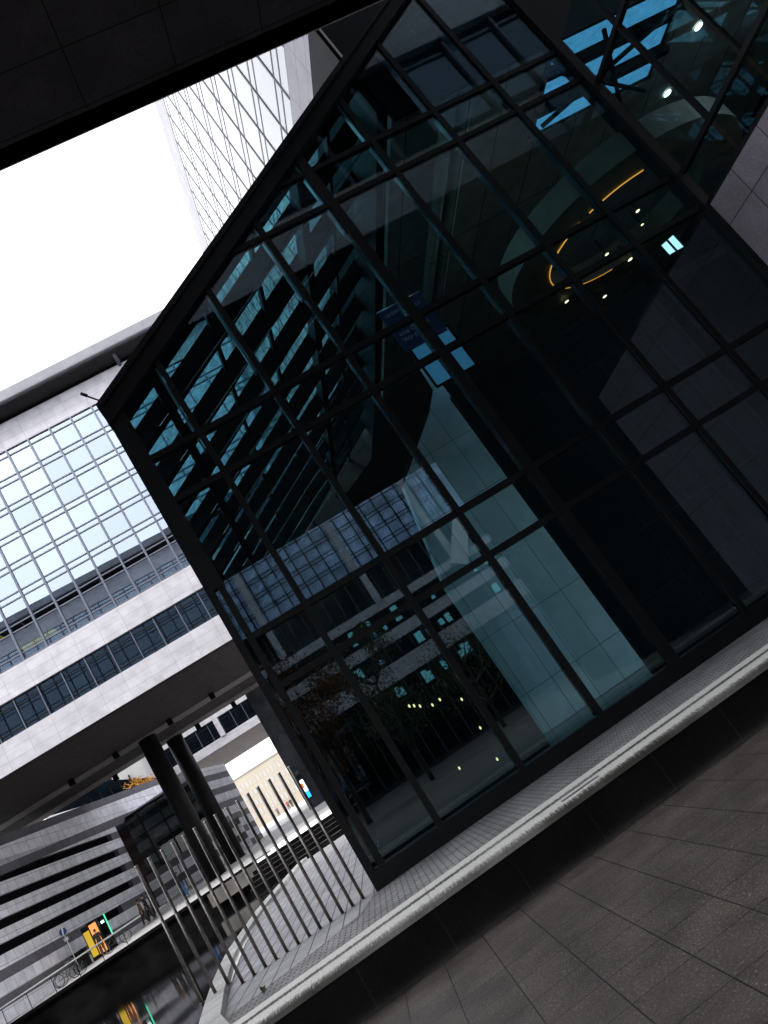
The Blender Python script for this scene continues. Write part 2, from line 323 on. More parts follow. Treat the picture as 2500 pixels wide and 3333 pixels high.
# ------------------------------------------------------------------ the glass hall
YF = 12.367
def edge_z(x): return 7.826+.592*(x+.695)
def hall():
    t = thing('glass_hall', 'dark steel framed glass hall with sloping roof edge filling the right side', 'glass hall')
    xs = [-.4705]+[.542+1.5*i for i in range(7)]
    rows = [-1.067, 1.97, 2.875, 5.596, 6.49, 9.496, 10.395, 13.4]
    allx = [-.70]+xs+[11.22]
    # panes, each cut along the sloping roof edge
    for i in range(len(allx)-1):
        a, b = allx[i], allx[i+1]
        for j in range(len(rows)-1):
            z0, z1 = rows[j], rows[j+1]
            if i == 0 and z0 > 3: continue
            pts = [(a, z0), (b, z0)]
            ta, tb = min(z1, edge_z(a)-.2), min(z1, edge_z(b)-.2)
            if i == 0: ta = tb = min(3.84, ta)
            if tb <= z0+.02: continue
            top = [(b, tb)]
            if i > 0 and ta < z1 < edge_z(b)-.2:                       # corner of the pane still square on the right
                xc = (z1+.2-7.826)/.592-.695; top = [(b, z1), (xc, z1)]
            if ta > z0: top.append((a, ta))
            else:
                xc = (z0+.2-7.826)/.592-.695; pts[0] = (xc, z0)
            ta_, tb_ = random.uniform(-.003, .003), random.uniform(-.003, .003)      # no two panes hang quite flat
            MB().prism([(p[0], YF+.012+ta_*(p[0]-a)+tb_*(p[1]-z0), p[1]) for p in pts+top], (0, .02, 0)).build('glass_pane', 'facade_glass', t)
    for i, x in enumerate(xs):
        w = .10 if i in (4,) else .055
        top = edge_z(x)-.3
        m = MB().box(x-w, x+w, YF-.04, YF+.0, -1.3, top).build('mullion', 'frame', t)
        f = MB().box(x-w+.008, x+w-.008, YF+.04, YF+.20, -1.05, top-.1).build('fin', 'fin', m)
        if i: MB().box(x-w-.045, x-w-.005, YF+.04, YF+.17, top-2.1, top-.2).build('fin_highlight', 'sky_highlight', m)  # added strip, shaped as the sky highlight beside the upper mullion
    for z in rows[1:7]:
        for i in range(len(allx)-1):
            a, b = allx[i], allx[i+1]
            if i == 0: continue
            a2 = max(a, (z+.05-7.826)/.592-.695)
            if a2 >= b-.06: continue
            MB().box(a2+.05, b-.05, YF-.03, YF+.10, z-.055, z+.055).build('transom', 'frame', t)
    box('base_rail', 'frame', t, -.72, 11.3, YF-.05, YF+.3, -1.32, -1.06)
    box('corner_panel', 'frame', t, -.60, -.52, YF-.04, YF+.2, 3.9, 7.6)
    MB().prism([(-.72, YF-.055, -1.3), (-.60, YF-.055, -1.3), (-.60, YF-.055, 3.85), (-.40, YF-.055, 3.85), (-.40, YF-.055, 7.5), (-.72, YF-.055, 7.80)], (0, .3, 0)).build('corner_post', 'frame', t)
    # sloping roof edge
    a, b = (-.735, edge_z(-.735)), (11.5, edge_z(11.5))
    MB().prism([(a[0], YF-.12, a[1]-.42), (b[0], YF-.12, b[1]-.42), (b[0], YF-.12, b[1]), (a[0], YF-.12, a[1])], (0, .55, 0)).build('roof_edge_beam', 'frame', t)
    MB().prism([(a[0]-.02, YF-.17, a[1]-.10), (b[0], YF-.17, b[1]-.10), (b[0], YF-.17, b[1]+.03), (a[0]-.02, YF-.17, a[1]+.03)], (0, .62, 0)).build('roof_edge_cap', 'frame', t)
    # left flank: dark glass with steel posts, running back
    MB().box(-.70, -.68, YF+.3, 31, -1.3, 7.3).build('flank_glass', 'side_glass', t)
    for y in [YF+.55+1.5*i for i in range(13)]: MB().box(-.74, -.6, y-.05, y+.05, -1.3, 7.4).build('flank_post', 'frame', t)
    for z in (1.97, 2.875, 5.596, 6.49): MB().box(-.72, -.62, YF+.3, 31, z-.05, z+.05).build('flank_rail', 'frame', t)
    # glazed roof: purlins parallel to the sloping edge, rafters running back
    def slope_bar(y0, y1, dz0, dz1, x0, x1, name, mat):
        return MB().quad_box([(x0, y0, edge_z(x0)+dz0), (x1, y0, edge_z(x1)+dz0), (x1, y1, edge_z(x1)+dz0), (x0, y1, edge_z(x0)+dz0),
                              (x0, y0, edge_z(x0)+dz1), (x1, y0, edge_z(x1)+dz1), (x1, y1, edge_z(x1)+dz1), (x0, y1, edge_z(x0)+dz1)]).build(name, mat, t)
    X0, X1 = -.72, 7.38
    y = 13.85; ys = [12.9]
    while y < 31: ys.append(y); y += 1.72
    for a, b in zip(ys, ys[1:]): slope_bar(a+.02, b-.02, -.06, -.035, X0, X1, 'roof_pane', 'roof_glass')
    for y in ys[1:]:
        slope_bar(y-.14, y+.14, -.50, -.065, X0, X1, 'purlin', 'beam')
        slope_bar(y+.58, y+.62, -.12, -.062, X0, X1, 'glazing_bar', 'beam')
        MB().tube([(.0, y-.15, edge_z(.0)-.52), (3.2, y-.15, edge_z(3.2)-.62), (6.9, y-.15, edge_z(6.9)-.95)], .010, 6).build('rod', 'rod', t)
    MB().box(7.2, 7.39, 12.7, 31, edge_z(7.3)-1.3, edge_z(7.3)-.2).build('side_beam', 'beam', t)
    for x in (1.9, 3.4, 6.2): MB().box(x-.04, x+.04, 12.7, 31, edge_z(x)-.28, edge_z(x)-.1).build('thin_rafter', 'beam', t)
    for x in (.36, 4.9): MB().box(x-.09, x+.09, 12.7, 31, edge_z(x)-.62, edge_z(x)-.2).build('rafter', 'beam', t)
    # hall interior
    box('hall_floor', 'hall_floor', t, -.6, 22, YF+.32, 32, -1.34, -1.298)
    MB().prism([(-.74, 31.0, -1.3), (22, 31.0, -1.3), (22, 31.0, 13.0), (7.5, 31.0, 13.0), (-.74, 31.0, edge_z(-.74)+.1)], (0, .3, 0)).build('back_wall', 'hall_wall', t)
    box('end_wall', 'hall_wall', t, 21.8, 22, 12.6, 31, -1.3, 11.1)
    MB().prism([(x*1.5364, 19.0, z*1.5364) for x, z in ((2.67, -.84), (4.66, -.84), (4.66, 5.45), (4.49, 5.52), (3.04, 3.92), (2.64, 1.96))], (0, .4, 0)).build('core_wall', 'core', t)
    box('lobby_wall', 'hall_wall', t, 5.78, 11.2, 15.2, 15.5, -1.29, 5.9)
    box('gallery_slab', 'hall_wall', t, 7.4, 14, 15.51, 18.9, 5.65, 5.9)
    MB().prism([(2.9, 17, 5.72), (4.12, 17, 5.29), (6.13, 17, 6.91), (6.17, 17, 7.57), (4.67, 17, 7.28), (3.85, 17, 6.14)], (0, 1.2, 0)).build('stair_soffit', 'hall_wall', t)
    # ceiling with roof light in its outer part
    box('hall_ceiling', 'ceil', t, 7.4, 11.6, 12.75, 31, 11.0, 11.15)
    m = MB().box(11.6, 22, 15.6, 31, 11.0, 11.15).box(15.7, 22, 12.75, 15.6, 11.0, 11.15); m.build('hall_ceiling', 'ceil', t)
    box('roof_fascia', 'beam', t, 7.4, 22, 12.65, 12.74, 10.9, 15)
    box('roof_light_pane', 'roof_light', t, 11.6, 15.7, 12.75, 15.6, 11.06, 11.08)
    for y in (13.55, 14.6): box('roof_light_bar', 'beam', t, 11.6, 15.7, y-.09, y+.09, 10.8, 11.05)
    for p, q in (((11.8, 13.4), (15.2, 15.5)), ((12.9, 12.8), (14.4, 15.5)), ((11.7, 14.9), (15.5, 13.0))):
        MB().tube([(p[0], p[1], 10.72), (q[0], q[1], 10.72)], .06, 8).build('roof_light_brace', 'beam', t)
    for x in (8.7, 9.15): MB().tube([(x, 12.8, 10.75), (x, 30.9, 10.75)], .16, 12).build('service_pipe', 'ceil', t)
    # oval gallery ring with a warm strip light along its rim
    n = 48; m = MB(); inn = []; 
    for k in range(n):
        a = 2*math.pi*k/n; inn.append((12.0+2.25*math.cos(a), 15.35+1.95*math.sin(a), math.cos(a), math.sin(a)))
    for k in range(n):
        a, b = inn[k], inn[(k+1) % n]
        m.quad_box([(a[0], a[1], 7.52), (b[0], b[1], 7.52), (b[0]+1.1*b[2], b[1]+.9*b[3], 7.52), (a[0]+1.1*a[2], a[1]+.9*a[3], 7.52),
                    (a[0], a[1], 8.1), (b[0], b[1], 8.1), (b[0]+1.1*b[2], b[1]+.9*b[3], 8.1), (a[0]+1.1*a[2], a[1]+.9*a[3], 8.1)])
    g = m.build('gallery_ring', 'gallery', t)
    for k0, k1, rr in ((11, 15, .007), (16, 18, .009), (19, 24, .013), (25, 29, .014), (30, 35, .012)):      # lit lengths with dark couplings between
        MB().tube([(inn[k][0], inn[k][1]-.01, 7.5) for k in range(k0, k1+1)], rr, 6).build('strip_light', 'led', g)
    # return wall on the right
    for z0, z1 in ((5.58, 6.34), (6.46, 9.1), (9.2, 10.45)):
        for y0, y1 in ((8.2, 9.55), (9.65, 10.9), (11.0, 12.2)): MB().box(11.33, 11.35, y0, y1, z0, z1).build('return_pane', 'facade_glass', t)
    for z in (5.54, 6.4, 9.15): box('return_rail', 'frame', t, 11.28, 11.42, 8.2, 12.25, z-.05, z+.05)
    for y in (9.6, 10.95): box('return_mullion', 'frame', t, 11.3, 11.40, y-.04, y+.04, 6.46, 10.45)
    box('return_corner_post', 'frame', t, 11.2, 11.42, YF-.10, YF+.3, -1.3, 14.6)
    # small floodlight arm on the roof corner
    m = MB().tube([(-.66, YF-.1, 7.9), (-.84, YF-.2, 8.08)], .015, 8).tube([(-.80, YF-.18, 8.05), (-.88, YF-.24, 8.12)], .028, 10); m.build('floodlight_arm', 'frame', t)
    return t
M['roof_light'] = glass('roof_light_glass', (.22, .40, .50), .06, 0, 2, (.8, .95, 1), dirt=.2)
HALL = hall()
w = MB().box(11.25, 11.6, 4.5, 12.2, -1.65, 5.48).build('granite_wall', 'granite'); tag(w, 'mauve grey granite wall of large slabs under the glass at the right edge', 'wall')

def banner():
    navy = plain('navy_banner', (.018, .028, .11), .6, 0, .1, 3); white = plain('pale_print', (.5, .52, .56), .6)
    b = thing('banner', 'navy hanging banner with pale lettering seen through the glass hall facade', 'banner', loc=(6.0, 16.6, 8.8))
    MB().box(0, 1.22, 0, .03, -.85, .45).build('cloth', navy, b)
    MB().tube([(-.04, .015, .47), (1.26, .015, .47)], .02, 8).build('hanging_rod', 'rod', b)
    for s, sz, x, z in (('LB', .13, .10, .22), ('BW', .13, .36, .22), ('fordert', .17, .12, -.2), ('eine Chance', .17, .12, -.4), ('Wir finden', .17, .12, -.6), ('BUS', .13, .86, .14)):
        text_mesh(s, sz, white, b, (x, -.006, z), (R(90), 0, 0))
    m = MB()
    for k in range(3): m.box(.265, .345, -.01, -.002, .222+k*.038, .238+k*.038)
    m.build('bar_mark', white, b)
banner()
def hall_window():
    for (x, y, z, w, h, name, lab, mat, frame) in ((16.05, 20.0, 8.15, .60, .85, 'daylight_window', 'small bright barred window high up inside the glass hall, right of the strip light', 'daylight', True),
                                             (6.65, 18.0, 7.35, 1.2, 1.35, 'blue_window', 'blue panes behind the lower end of the navy banner', 'blue_pane', True)):
        t = thing(name, lab, 'window', loc=(x, y, z))
        MB().box(0, w, 0, .02, 0, h).build('pane', mat, t)
        m = MB().box(-.05, w+.05, -.05, -.0, -.06, 0).box(-.05, w+.05, -.05, 0, h, h+.06).box(-.06, 0, -.05, 0, 0, h).box(w, w+.06, -.05, 0, 0, h)
        m.box(w*.5-.025, w*.5+.025, -.05, -.001, 0, h).box(0, w, -.045, -.002, h*.62, h*.62+.05); m.build('frame', 'frame', t)
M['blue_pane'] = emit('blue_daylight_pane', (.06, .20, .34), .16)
hall_window()
def downlights():
    spots = [((9.23, 5.36), 7.4, .09, 'lamp'), ((8.30, 4.955), 7.4, .085, 'lamp'), ((8.685, 4.676), 7.4, .07, 'lamp'), ((7.62, 5.244), 7.4, .08, 'lamp'), ((8.92, 5.69), 7.4, .07, 'lamp'), ((10.07, 6.18), 7.45, .07, 'lamp'), ((9.94, 5.876), 7.45, .05, 'lamp'), ((14.305, 9.36), 10.95, .16, 'lampw'), ((12.506, 8.232), 10.95, .16, 'lampw')]
    labs = ['warm ceiling lamp at the outer end of the curved strip light', 'warm ceiling lamp under the dark gallery, left of the bright window', 'faint orange lamp lowest of the cluster below the strip light',
            'warm lamp tucked under the left bend of the curved strip light', 'small lamp inside the loop of the curved strip light', 'small yellow lamp above the loop, beside the thin steel tie', 'tiny lamp just below the small yellow one above the loop',
            'large bright white oval ceiling lamp, upper of two by the blue roof light', 'large bright oval ceiling lamp, lower of two by the blue roof light']
    for ((x, z), zc, r, mt), lab in zip(spots, labs):
        yy = YF*zc/z; xx = x*yy/YF
        r *= .72
        t = thing('ceiling_lamp', lab, 'lamp', 'ceiling lamps inside the glass hall', (xx, yy, zc))
        m = MB(); n = 20
        m.prism([(r*math.cos(2*math.pi*k/n), r*math.sin(2*math.pi*k/n), 0) for k in range(n)], (0, 0, .03)); m.build('diffuser', mt, t)
        m = MB().tube([(r*1.1*math.cos(2*math.pi*k/n), r*1.1*math.sin(2*math.pi*k/n), .02) for k in range(n)], .012, 6, True); m.build('rim', 'frame', t)
        MB().tube([(0, 0, .03), (0, 0, .5 if zc < 8 else .06)], .02, 6).build('stem', 'frame', t)
downlights()
def pendants():
    P0 = [(1.46, 16.5, .84), (1.55, 16.5, .79), (1.65, 16.5, .72), (1.88, 16.5, .60), (2.07, 16.5, .61), (2.46, 16.5, .37), (2.46, 16.5, -.31), (1.65, 16.5, -.73), (2.40, 16.5, -1.0)]
    labs = ['leftmost of three tiny warm lamps in a row low inside the glass hall', 'middle one of three tiny warm lamps in a row low inside the glass hall', 'rightmost of three tiny warm lamps in a row low inside the glass hall',
            'brightest warm lamp beside the row of three, low inside the glass hall', 'small warm lamp just above the brightest one inside the glass hall', 'round warm lamp right of the row, before the pale core wall',
            'warm lamp with a short streak, lower right inside the glass hall', 'yellow twin lamp low inside the glass hall near the floor', 'pale lamp lowest at the right, just above the base rail']
    for (x, y, z), lab in zip(P0, labs):
        t = thing('pendant_lamp', lab, 'lamp', 'small pendant lamps inside the glass hall', (x, y, z))
        n = 12; m = MB(); m.tube([(0, 0, -.035), (0, 0, -.02), (0, 0, .02), (0, 0, .035)], [.008, .02, .02, .008], n); m.build('bulb', 'bulb', t)
        MB().tube([(0, 0, .035), (0, 0, .09)], .014, 8).build('socket', 'frame', t); MB().tube([(0, 0, .09), (0, 0, 3.2)], .004, 5).build('cable', 'frame', t)
pendants()

# ------------------------------------------------------------------ office wings: stone bands, strip windows, gridded curtain wall
def wing(name, label, P0, u, nrm, L, segs, depth, pitch, phase, stone, soffit=None, canopy=True, rowp=1.79, first=0, cols=(), lit=(), gm='metal', gg='wing_glass', mw=.06, md=.2, flush=0):
    t = thing(name, label, 'office building')
    u = Vector((u[0], u[1], 0)); n = Vector((nrm[0], nrm[1], 0)); P0 = Vector((P0[0], P0[1], 0))
    def pt(s, d, z): p = P0+u*s-n*d; return (p.x, p.y, z)
    def lbox(m, s0, s1, d0, d1, z0, z1):
        return m.quad_box([pt(s0, d0, z0), pt(s1, d0, z0), pt(s1, d1, z0), pt(s0, d1, z0), pt(s0, d0, z1), pt(s1, d0, z1), pt(s1, d1, z1), pt(s0, d1, z1)])
    ss = []; s = phase % pitch
    while s < L: ss.append(s); s += pitch
    z0, z1 = segs[0][0], segs[-1][1]
    lbox(MB(), 0, L, 4.0, depth, z0+.02, z1-.1).build('core', 'interior', t)
    lbox(MB(), 0, .2, .36, 4, z0+.31, z1-.42).build('end_wall', 'dark_clad' if flush else stone, t); lbox(MB(), L-.2, L, .36, 4, z0+.31, z1-.42).build('end_wall', stone, t)
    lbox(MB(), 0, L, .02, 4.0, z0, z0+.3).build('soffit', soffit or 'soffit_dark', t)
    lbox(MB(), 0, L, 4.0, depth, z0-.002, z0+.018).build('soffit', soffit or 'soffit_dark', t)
    npane = 0
    for a, b, kind in segs:
        if kind == 'stone': lbox(MB(), 0, L, flush, .35, a, b).build('stone_band', stone, t)
        elif kind == 'dark': lbox(MB(), 0, L, 0, .35, a, b).build('dark_cladding', 'dark_clad', t)
        elif kind == 'strip':
            lbox(MB(), 0, L, .36, 4.0, a-.35, a-.02).build('floor_slab', 'interior', t)
            proto = None
            for s in ss[:-1]:
                if npane > 95: continue
                npane += 1
                if not proto: proto = lbox(MB(), .03, pitch-.03, .24, .26, a, b); proto = proto.build('strip_window', 'dark_glass', t); proto.location = u*s
                else: stamp(proto, 'strip_window', t, u*s)
            m = lbox(MB(), -.03, .03, .10, .27, a, b).build('window_post', 'metal', t); m.location = u*ss[0]
            for s in ss[1:]: stamp(m, 'window_post', t, u*s)
            mm = lbox(MB(), 0, L, .20, .25, b-.38, b-.32); lbox(mm, 0, L, .2, .25, a+.28, a+.33); mm.build('window_rail', 'frame', t)
        elif kind == 'grid':
            k = 0; rows = []
            z = b
            while z-rowp > a-.5: rows.append(z); z -= rowp
            rows.append(z)
            for k, zt in enumerate(rows):
                mm = MB(); lbox(mm, 0, L, .12-md*.3, .2, zt-mw*.75, zt+.03)
                if zt-.42 > a: lbox(mm, 0, L, .12-md*.3, .2, zt-.37-mw*1.3, zt-.37)
                mm.build('transom', gm, t)
                if k % 2 == 1: lbox(MB(), 0, L, .34, 4, zt-.40, zt-.06).build('floor_slab', 'interior', t)
            m = lbox(MB(), -mw, mw, .12-md*.6, .2, a, b).build('mullion', gm, t); m.location = u*ss[0]
            for s in ss[1:]: stamp(m, 'mullion', t, u*s)
            if rows[-1]-.02 > a: lbox(MB(), 0, L, .12, .14, a, rows[-1]).build('sill_glazing', gg, t)
            # glazing: one pane per field where the photograph sees them, the rest as floor-high sheets
            i0, i1 = first if first else (0, len(ss)-1)
            proto = None; cnt = 0
            for j in range(len(rows)-1):
                zt, zb = rows[j], rows[j+1]
                for i in range(i0, min(i1, len(ss)-1)):
                    if cnt >= 98: break
                    loc = u*ss[i]+Vector((0, 0, zt-rows[0]))
                    if not proto: proto = lbox(MB(), .06, pitch-.06, .12, .14, rows[1], rows[0]).build('window_pane', gg, t); proto.location = loc
                    else: stamp(proto, 'window_pane', t, loc)
                    cnt += 1
                if i0 > 0: lbox(MB(), 0, ss[i0], .12, .14, zb, zt).build('window_sheet', gg, t)
                if i1 < len(ss)-1 or cnt >= 98: lbox(MB(), ss[min(i1, len(ss)-1)], L, .12, .14, zb, zt).build('window_sheet', gg, t)
    for c0, c1, a, b in cols: lbox(MB(), c0, c1, -.12, .3, a, b).build('stone_pier', stone, t)
    for (s0, s1, zz, dep, mt) in lit: lbox(MB(), s0, s1, dep, dep+.9, zz, zz+.06).build('office_lamp', mt, t)
    # roof terrace: balustrade and floating canopy
    if canopy:
        lbox(MB(), 0, L, .3, 4, z1-.4, z1-.05).build('roof_slab', stone, t)
        lbox(MB(), 0, L, .10, .12, z1, z1+.55).build('balustrade', 'clear', t)
        lbox(MB(), 0, L, .09, .13, z1+.55, z1+.6).build('handrail', 'metal', t)
        lbox(MB(), 0, L, 2.6, 2.8, z1, z1+1.2).build('set_back_wall', 'frame', t)
        c = lbox(MB(), 0, L, -1.5, depth, z1+.4, z1+1.25).build('canopy', 'canopy', t, .12)
        lbox(MB(), 0, L, -1.2, depth, z1+.30, z1+.39).build('canopy_lining', 'soffit_dark', t)
        for s in ss[2::6]:
            a, b = Vector(pt(s, .05, z1-.1)), Vector(pt(s, -.9, z1+.45))
            m = MB(); m.tube([a, b], .13, 8); m.build('canopy_strut', 'metal', t)
    return t
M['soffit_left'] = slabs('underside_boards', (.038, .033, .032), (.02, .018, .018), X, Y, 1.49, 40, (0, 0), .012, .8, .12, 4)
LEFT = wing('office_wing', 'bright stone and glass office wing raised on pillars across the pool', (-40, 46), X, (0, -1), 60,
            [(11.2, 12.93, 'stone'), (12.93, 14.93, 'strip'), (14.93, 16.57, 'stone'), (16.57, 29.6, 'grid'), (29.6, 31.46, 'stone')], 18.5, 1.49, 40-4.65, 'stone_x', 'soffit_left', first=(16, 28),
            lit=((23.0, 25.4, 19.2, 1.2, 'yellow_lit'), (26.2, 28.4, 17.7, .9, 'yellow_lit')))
def left_details():
    for y0, y1 in ((57.2, 59.0),): box('soffit_strip', 'soffit_brown', LEFT, -40, 20, y0, y1, 11.17, 11.19)
    box('soffit_strip', 'soffit_brown', LEFT, -40, 20, 62.6, 64.5, 11.17, 11.19)
    for tx, te in ((-.1738, .1946), (-.1146, .1946), (-.2478, .1946), (-.3064, .1946), (-.147, .171), (-.0967, .171), (-.2593, .171)):
        y = 11.0/te; box('soffit_spot', 'black', LEFT, tx*y-.18, tx*y+.18, y-.18, y+.18, 10.75, 11.17)
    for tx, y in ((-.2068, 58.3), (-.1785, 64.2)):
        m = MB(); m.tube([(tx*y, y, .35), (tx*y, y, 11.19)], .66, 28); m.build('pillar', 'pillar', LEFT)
left_details()
wing('tower_wing', 'tall white gridded office wing rising behind the glass hall roof', (7.4, 12.9), Y, (-1, 0), 62,
     [(11.2, 14.55, 'dark'), (14.55, 16.2, 'stone'), (16.2, 29.6, 'grid'), (29.6, 31.5, 'stone')], 4.6, 1.62, 16.37-12.9, 'stone_y', 'ceil', canopy=False, first=(0, 14), gm='thin', gg='tower_glass', mw=.04, md=.04, flush=.115)
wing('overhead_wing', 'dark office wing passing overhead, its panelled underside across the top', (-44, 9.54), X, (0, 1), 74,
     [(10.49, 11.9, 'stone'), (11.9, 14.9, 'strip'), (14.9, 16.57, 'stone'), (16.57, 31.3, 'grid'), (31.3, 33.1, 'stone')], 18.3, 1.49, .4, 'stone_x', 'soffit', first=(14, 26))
wing('mirrored_wing', 'banded office wing with autumn trees before it, seen mirrored in the glass hall', (-24, -51), X, (0, 1), 66,
     [(-1.6, 6.8, 'strip'), (6.8, 8.5, 'stone'), (8.5, 10.2, 'strip'), (10.2, 11.3, 'stone'), (11.3, 13.05, 'strip'), (13.05, 13.9, 'stone'), (13.9, 17.7, 'strip'), (17.7, 30, 'grid'), (30, 31.5, 'stone')], 14, 1.42, .4, 'stone_x', first=(11, 22), rowp=1.55, canopy=False, gg='sky_blind', gm='frame', mw=.055,
     cols=((22.2, 22.9, 13.9, 30), (33.4, 34.1, 13.9, 30), (42, 42.7, 13.9, 30)))
MIR = bpy.data.objects['mirrored_wing']
_r = random.Random(4)
for z, lo, hi in ((11.35, 4, 24), (8.55, 3, 25), (5.0, 6, 25)):
    for k in range(9):
        x = _r.uniform(lo, hi); w_ = _r.uniform(.3, .9); MB().box(x, x+w_, -50.95, -50.9, z+_r.uniform(.1, .4), z+_r.uniform(.9, 1.5)).build('lit_pane', 'teal_lit', MIR)
MB().prism([(22.7, -50.9, 15.6), (24.6, -50.9, 14.8), (26.9, -50.9, 22.7), (25.5, -50.9, 23.8)], (0, .5, 0)).build('slanted_pier', 'border', MIR)
MB().prism([(17.5, -50.9, 13.4), (19.0, -50.9, 12.4), (22.0, -50.9, 17.0), (20.9, -50.9, 17.9)], (0, .5, 0)).build('slanted_pier', 'border', MIR)
wing('far_wing', 'white office wing beyond the two round pillars, above the passage to the square', (-24, 84), X, (0, -1), 30,
     [(11.2, 12.1, 'stone'), (12.1, 14.1, 'strip'), (14.1, 20, 'stone')], 15.5, 1.35, .3, 'stone_x', 'soffit_brown', canopy=False, cols=((13.2, 13.75, 12.1, 14.1), (17.4, 17.95, 12.1, 14.1), (5, 5.6, 12.1, 14.1)))

# ------------------------------------------------------------------ striped stone buildings by the square
def striped(name, label, corner, u, L, ztop, zbot, recess, thick=6, pitch=1.25, grey_first=False, endu=None):
    """light and grey stone courses; recess = black slots cut in some grey courses"""
    t = thing(name, label, 'building')
    c = Vector((corner[0], corner[1], 0)); u = Vector((u[0], u[1], 0)).normalized(); n = Vector((-u.y, u.x, 0))
    if n.x > 0: n = -n
    def lb(s0, s1, d0, d1, z0, z1):
        P = lambda s, d, z: tuple(c+u*s+n*d)[:2]+(z,)
        return MB().quad_box([P(s0, d0, z0), P(s1, d0, z0), P(s1, d1, z0), P(s0, d1, z0), P(s0, d0, z1), P(s1, d0, z1), P(s1, d1, z1), P(s0, d1, z1)])
    z = ztop; k = 0
    while z > zbot:
        lh = .70; gh = pitch-lh
        lb(0, L, 0, thick, z-lh, z).build('light_course', 'wall_light', t)
        a, b = z-pitch, z-lh
        if k < len(recess) and recess[k]:
            s0, s1 = recess[k]
            if s0 > 0: lb(0, s0, .004, thick, a, b).build('grey_course', 'wall_grey', t)
            lb(s0, s1, .35, thick, a, b).build('dark_slot', 'black', t)
            if s1 < L: lb(s1, L, .004, thick, a, b).build('grey_course', 'wall_grey', t)
        else: lb(0, L, .004, thick, a, b).build('grey_course', 'wall_grey', t)
        z -= pitch; k += 1
    return t
S1 = striped('striped_hall', 'stone building with light and dark stripes under the office wing, left', (-18.75, 66), (-.19, -1), 26, 8.3, .3, [(1.2, 26), (1.2, 25), (1.3, 22.5), (1.3, 19), (4.2, 9), None, None])
def striped_top():
    m = MB().quad_box([(-18.4, 78, 10.3), (-12, 78, 10.3), (-12, 78.4, 10.3), (-18.4, 78.4, 10.3), (-18.4, 78, 11.0), (-12, 78, 11.0), (-12, 78.4, 11.0), (-18.4, 78.4, 11.0)])
    u = Vector((-.19, -1, 0)).normalized()
    P = lambda s: Vector((-18.75, 66, 0))+u*s
    a, b = P(-13), P(26)
    MB().quad_box([(a.x, a.y, 9.2), (b.x, b.y, 7.45), (b.x-3, b.y, 7.45), (a.x-3, a.y, 9.2), (a.x, a.y, 10.5), (b.x, b.y, 8.5), (b.x-3, b.y, 8.5), (a.x-3, a.y, 10.5)]).build('parapet', 'wall_light', S1)
    MB().quad_box([(a.x+.02, a.y, 8.5), (b.x+.02, b.y, 7.0), (b.x-3, b.y, 7.0), (a.x-3, a.y, 8.5), (a.x+.02, a.y, 9.19), (b.x+.02, b.y, 7.44), (b.x-3, b.y, 7.44), (a.x-3, a.y, 9.19)]).build('dark_course', 'wall_grey', S1)
    MB().quad_box([(a.x-.1, a.y, 10.5), (b.x-.1, b.y, 8.5), (b.x-3, b.y, 8.5), (a.x-3, a.y, 10.5), (a.x-.1, a.y, 11.1), (b.x-.1, b.y, 9.1), (b.x-3, b.y, 9.1), (a.x-3, a.y, 11.1)]).build('coping', 'wall_grey', S1)
striped_top()
S2 = striped('striped_tower', 'second striped stone building right of the round pillars, beside the square', (-10.55, 75), (-.175, -1), 7.5, 8.6, 1.0, [], thick=7)
def bright_room():
    t = thing('glazed_shop', 'dark glazed room with greenish lit ceiling between the striped stone buildings', 'room')
    box('back_wall', 'shop_red', t, -22, -12, 74, 74.2, 1, 8.2); box('ceiling', 'black', t, -22, -12, 67.9, 74, 8.2, 8.4)
    box('glazing', 'shop_glass', t, -22, -11.5, 67.6, 67.64, 1, 8.2)
    for x in (-17.3, -15.6, -13.9, -12.2): box('glazing_bar', 'frame', t, x-.05, x+.05, 67.5, 67.7, 1, 8.2)
    for i, (x0, x1) in enumerate(((-18.6, -17.4), (-17.2, -15.7), (-15.5, -14.0), (-13.8, -12.3))):
        for y in (69, 70.2, 71.4): box('tube_light', 'tube', t, x0+.1, x1-.1, y, y+.35, 7.75, 7.83)
    for z in (1.05, 2.3): box('light_course', 'wall_light', t, -18.7, -10.5, 67.2, 67.45, z, z+.7)
    for z in (1.75, 3.0): box('grey_course', 'wall_grey', t, -18.7, -10.5, 67.22, 67.45, z, z+.55)
M['white_stone'] = plain('white_stone', (.6, .6, .6), .7, 0, .06, .5)
M['teal_pane'] = plain('teal_reflecting_pane', (.07, .15, .18), .08, 0, .7, .5, spec=.9)
M['shop_glass'] = glass('shop_glass', (.45, .5, .5), .02)
M['shop_red'] = plain('shop_back_wall', (.07, .018, .014), .8, 0, .6, .5)
bright_room()
